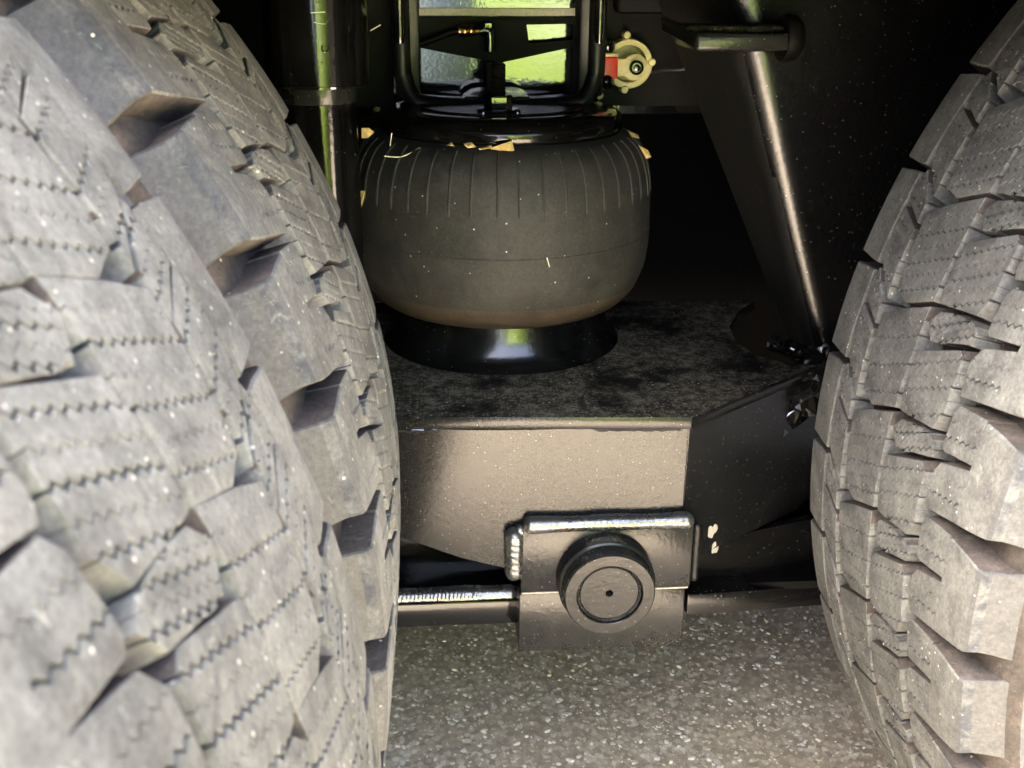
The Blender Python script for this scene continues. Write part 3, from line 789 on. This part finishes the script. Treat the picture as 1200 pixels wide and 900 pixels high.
# ------------------------------------------------------------------ leaf scraps and straws
def leaf(pts, label, Y, curl=.002, mt='leaf', cat='leaf', group=None):
    P = [at(x, y, Y) + Vector((0, random.uniform(-curl, curl), 0)) for x, y in pts]
    bm = bmesh.new(); vs = [bm.verts.new(p) for p in P]; c = bm.verts.new(sum(P, Vector()) / len(P) + Vector((0, -curl, 0)))
    for i in range(len(vs)): bm.faces.new((vs[i], vs[(i + 1) % len(vs)], c))
    bmesh.ops.recalc_face_normals(bm, faces=bm.faces[:])
    bmesh.ops.solidify(bm, geom=bm.faces[:], thickness=.0005)
    o = link('leaf_scrap', finish(bm, 'leaf_scrap'), mt); return tag(o, label, cat, group)
YE = .895
leaf([(584, 170), (600, 165), (603, 178), (590, 177), (574, 174)], 'largest yellow leaf scrap, centre front of the bellows rim', YE, group='leaf scraps on the bellows')
leaf([(543, 169), (552, 167), (558, 172), (548, 173)], 'small yellow leaf scrap left of the largest one on the bellows rim', YE, group='leaf scraps on the bellows')
leaf([(560, 174), (576, 170), (577, 173), (563, 176)], 'thin curled leaf strip between two scraps on the bellows rim', YE, group='leaf scraps on the bellows')
leaf([(523, 170), (529, 167), (532, 171)], 'tiny yellow leaf crumb leftmost on the front bellows rim', YE, group='leaf scraps on the bellows')
leaf([(736, 153), (748, 158), (749, 162), (741, 161)], 'upper leaf scrap on the right shoulder of the bellows', .975, group='leaf scraps on the bellows')
leaf([(748, 170), (759, 176), (763, 184), (758, 186)], 'lower leaf scrap on the right shoulder of the bellows', .965, group='leaf scraps on the bellows')
leaf([(424, 150), (432, 150), (438, 155), (432, 161), (424, 162)], 'brown leaf tip poking out beside the shock absorber', .935, group='leaf scraps on the bellows')
leaf([(422, 224), (428, 223), (425, 236), (422, 248)], 'pale leaf sliver caught between shock absorber and bellows', .935, group='leaf scraps on the bellows')
def straw(pts, label, Y):
    o = link('straw', finish(tube(smoothpath([at(x, y, Y) for x, y in pts], 4), .00045, 6), 'straw'), 'straw'); tag(o, label, 'straw', 'straws on the bellows')
straw([(459, 156), (457, 171)], 'short upright pale straw left of the bead plate', .93)
straw([(450, 183), (468, 184), (480, 180), (492, 173)], 'bent pale straw lying on the left bellows shoulder', .92)
straw([(641, 302), (644, 313)], 'tiny white straw stuck to the front of the bellows', .868)
straw([(434, 36), (446, 29)], 'thin straw poking out behind the shock absorber', .95)

# ------------------------------------------------------------------ unseen bins, added for the lime and blue reflections
def taper(x0, x1, y0, y1, z0, z1, k):
    bm = box(x0, x1, y0, y1, z0, z1)
    for v in bm.verts:
        if v.co.z < (z0 + z1) / 2: v.co.x *= k; v.co.y *= k
    bmesh.ops.bevel(bm, geom=bm.edges[:], offset=.02, segments=3, affect='EDGES'); return bm
def stand_in_bin(label, x, y, rz, w, mt):
    bn = thing('stand_in_bin', label, 'bin', (x, y, 0), 'unseen bins added for reflections'); bn.rotation_euler = (0, 0, R_(rz))
    link('tub', finish(taper(-w, w, -.3, .2, .05, .84, .9), 'tub'), mt, bn, True)
    link('lid', finish(box(-w - .02, w + .02, -.32, .22, .84, .88, .015), 'lid'), 'lid', bn, True)
    for q in (-w + .07, w - .07): link('bin_wheel', finish(tube([(q - .03, -.28, .1), (q + .03, -.28, .1)], .1, 28), 'bin_wheel'), 'matte', bn)
stand_in_bin('wide lime green bin added unseen behind the viewpoint for its reflection', .56, -.95, 14, .4, 'lime')  # stands in for a person in lime workwear mirrored in the paint
stand_in_bin('narrow pale blue bin added unseen behind the lime green one for its reflection', .0, -1.75, 14, .26, 'blue')

# low unseen wall, added as a dark backdrop for the glossy reflections
wl = link('backdrop_wall', finish(box(-6, 6, -3.4, -3.15, 0, 1.0, .01), 'backdrop_wall'), simple('dark_backdrop', (.045, .035, .028), .9, 0, .4, 12, .4))
tag(wl, 'low dark wall added unseen behind the viewpoint to darken reflections', 'wall')
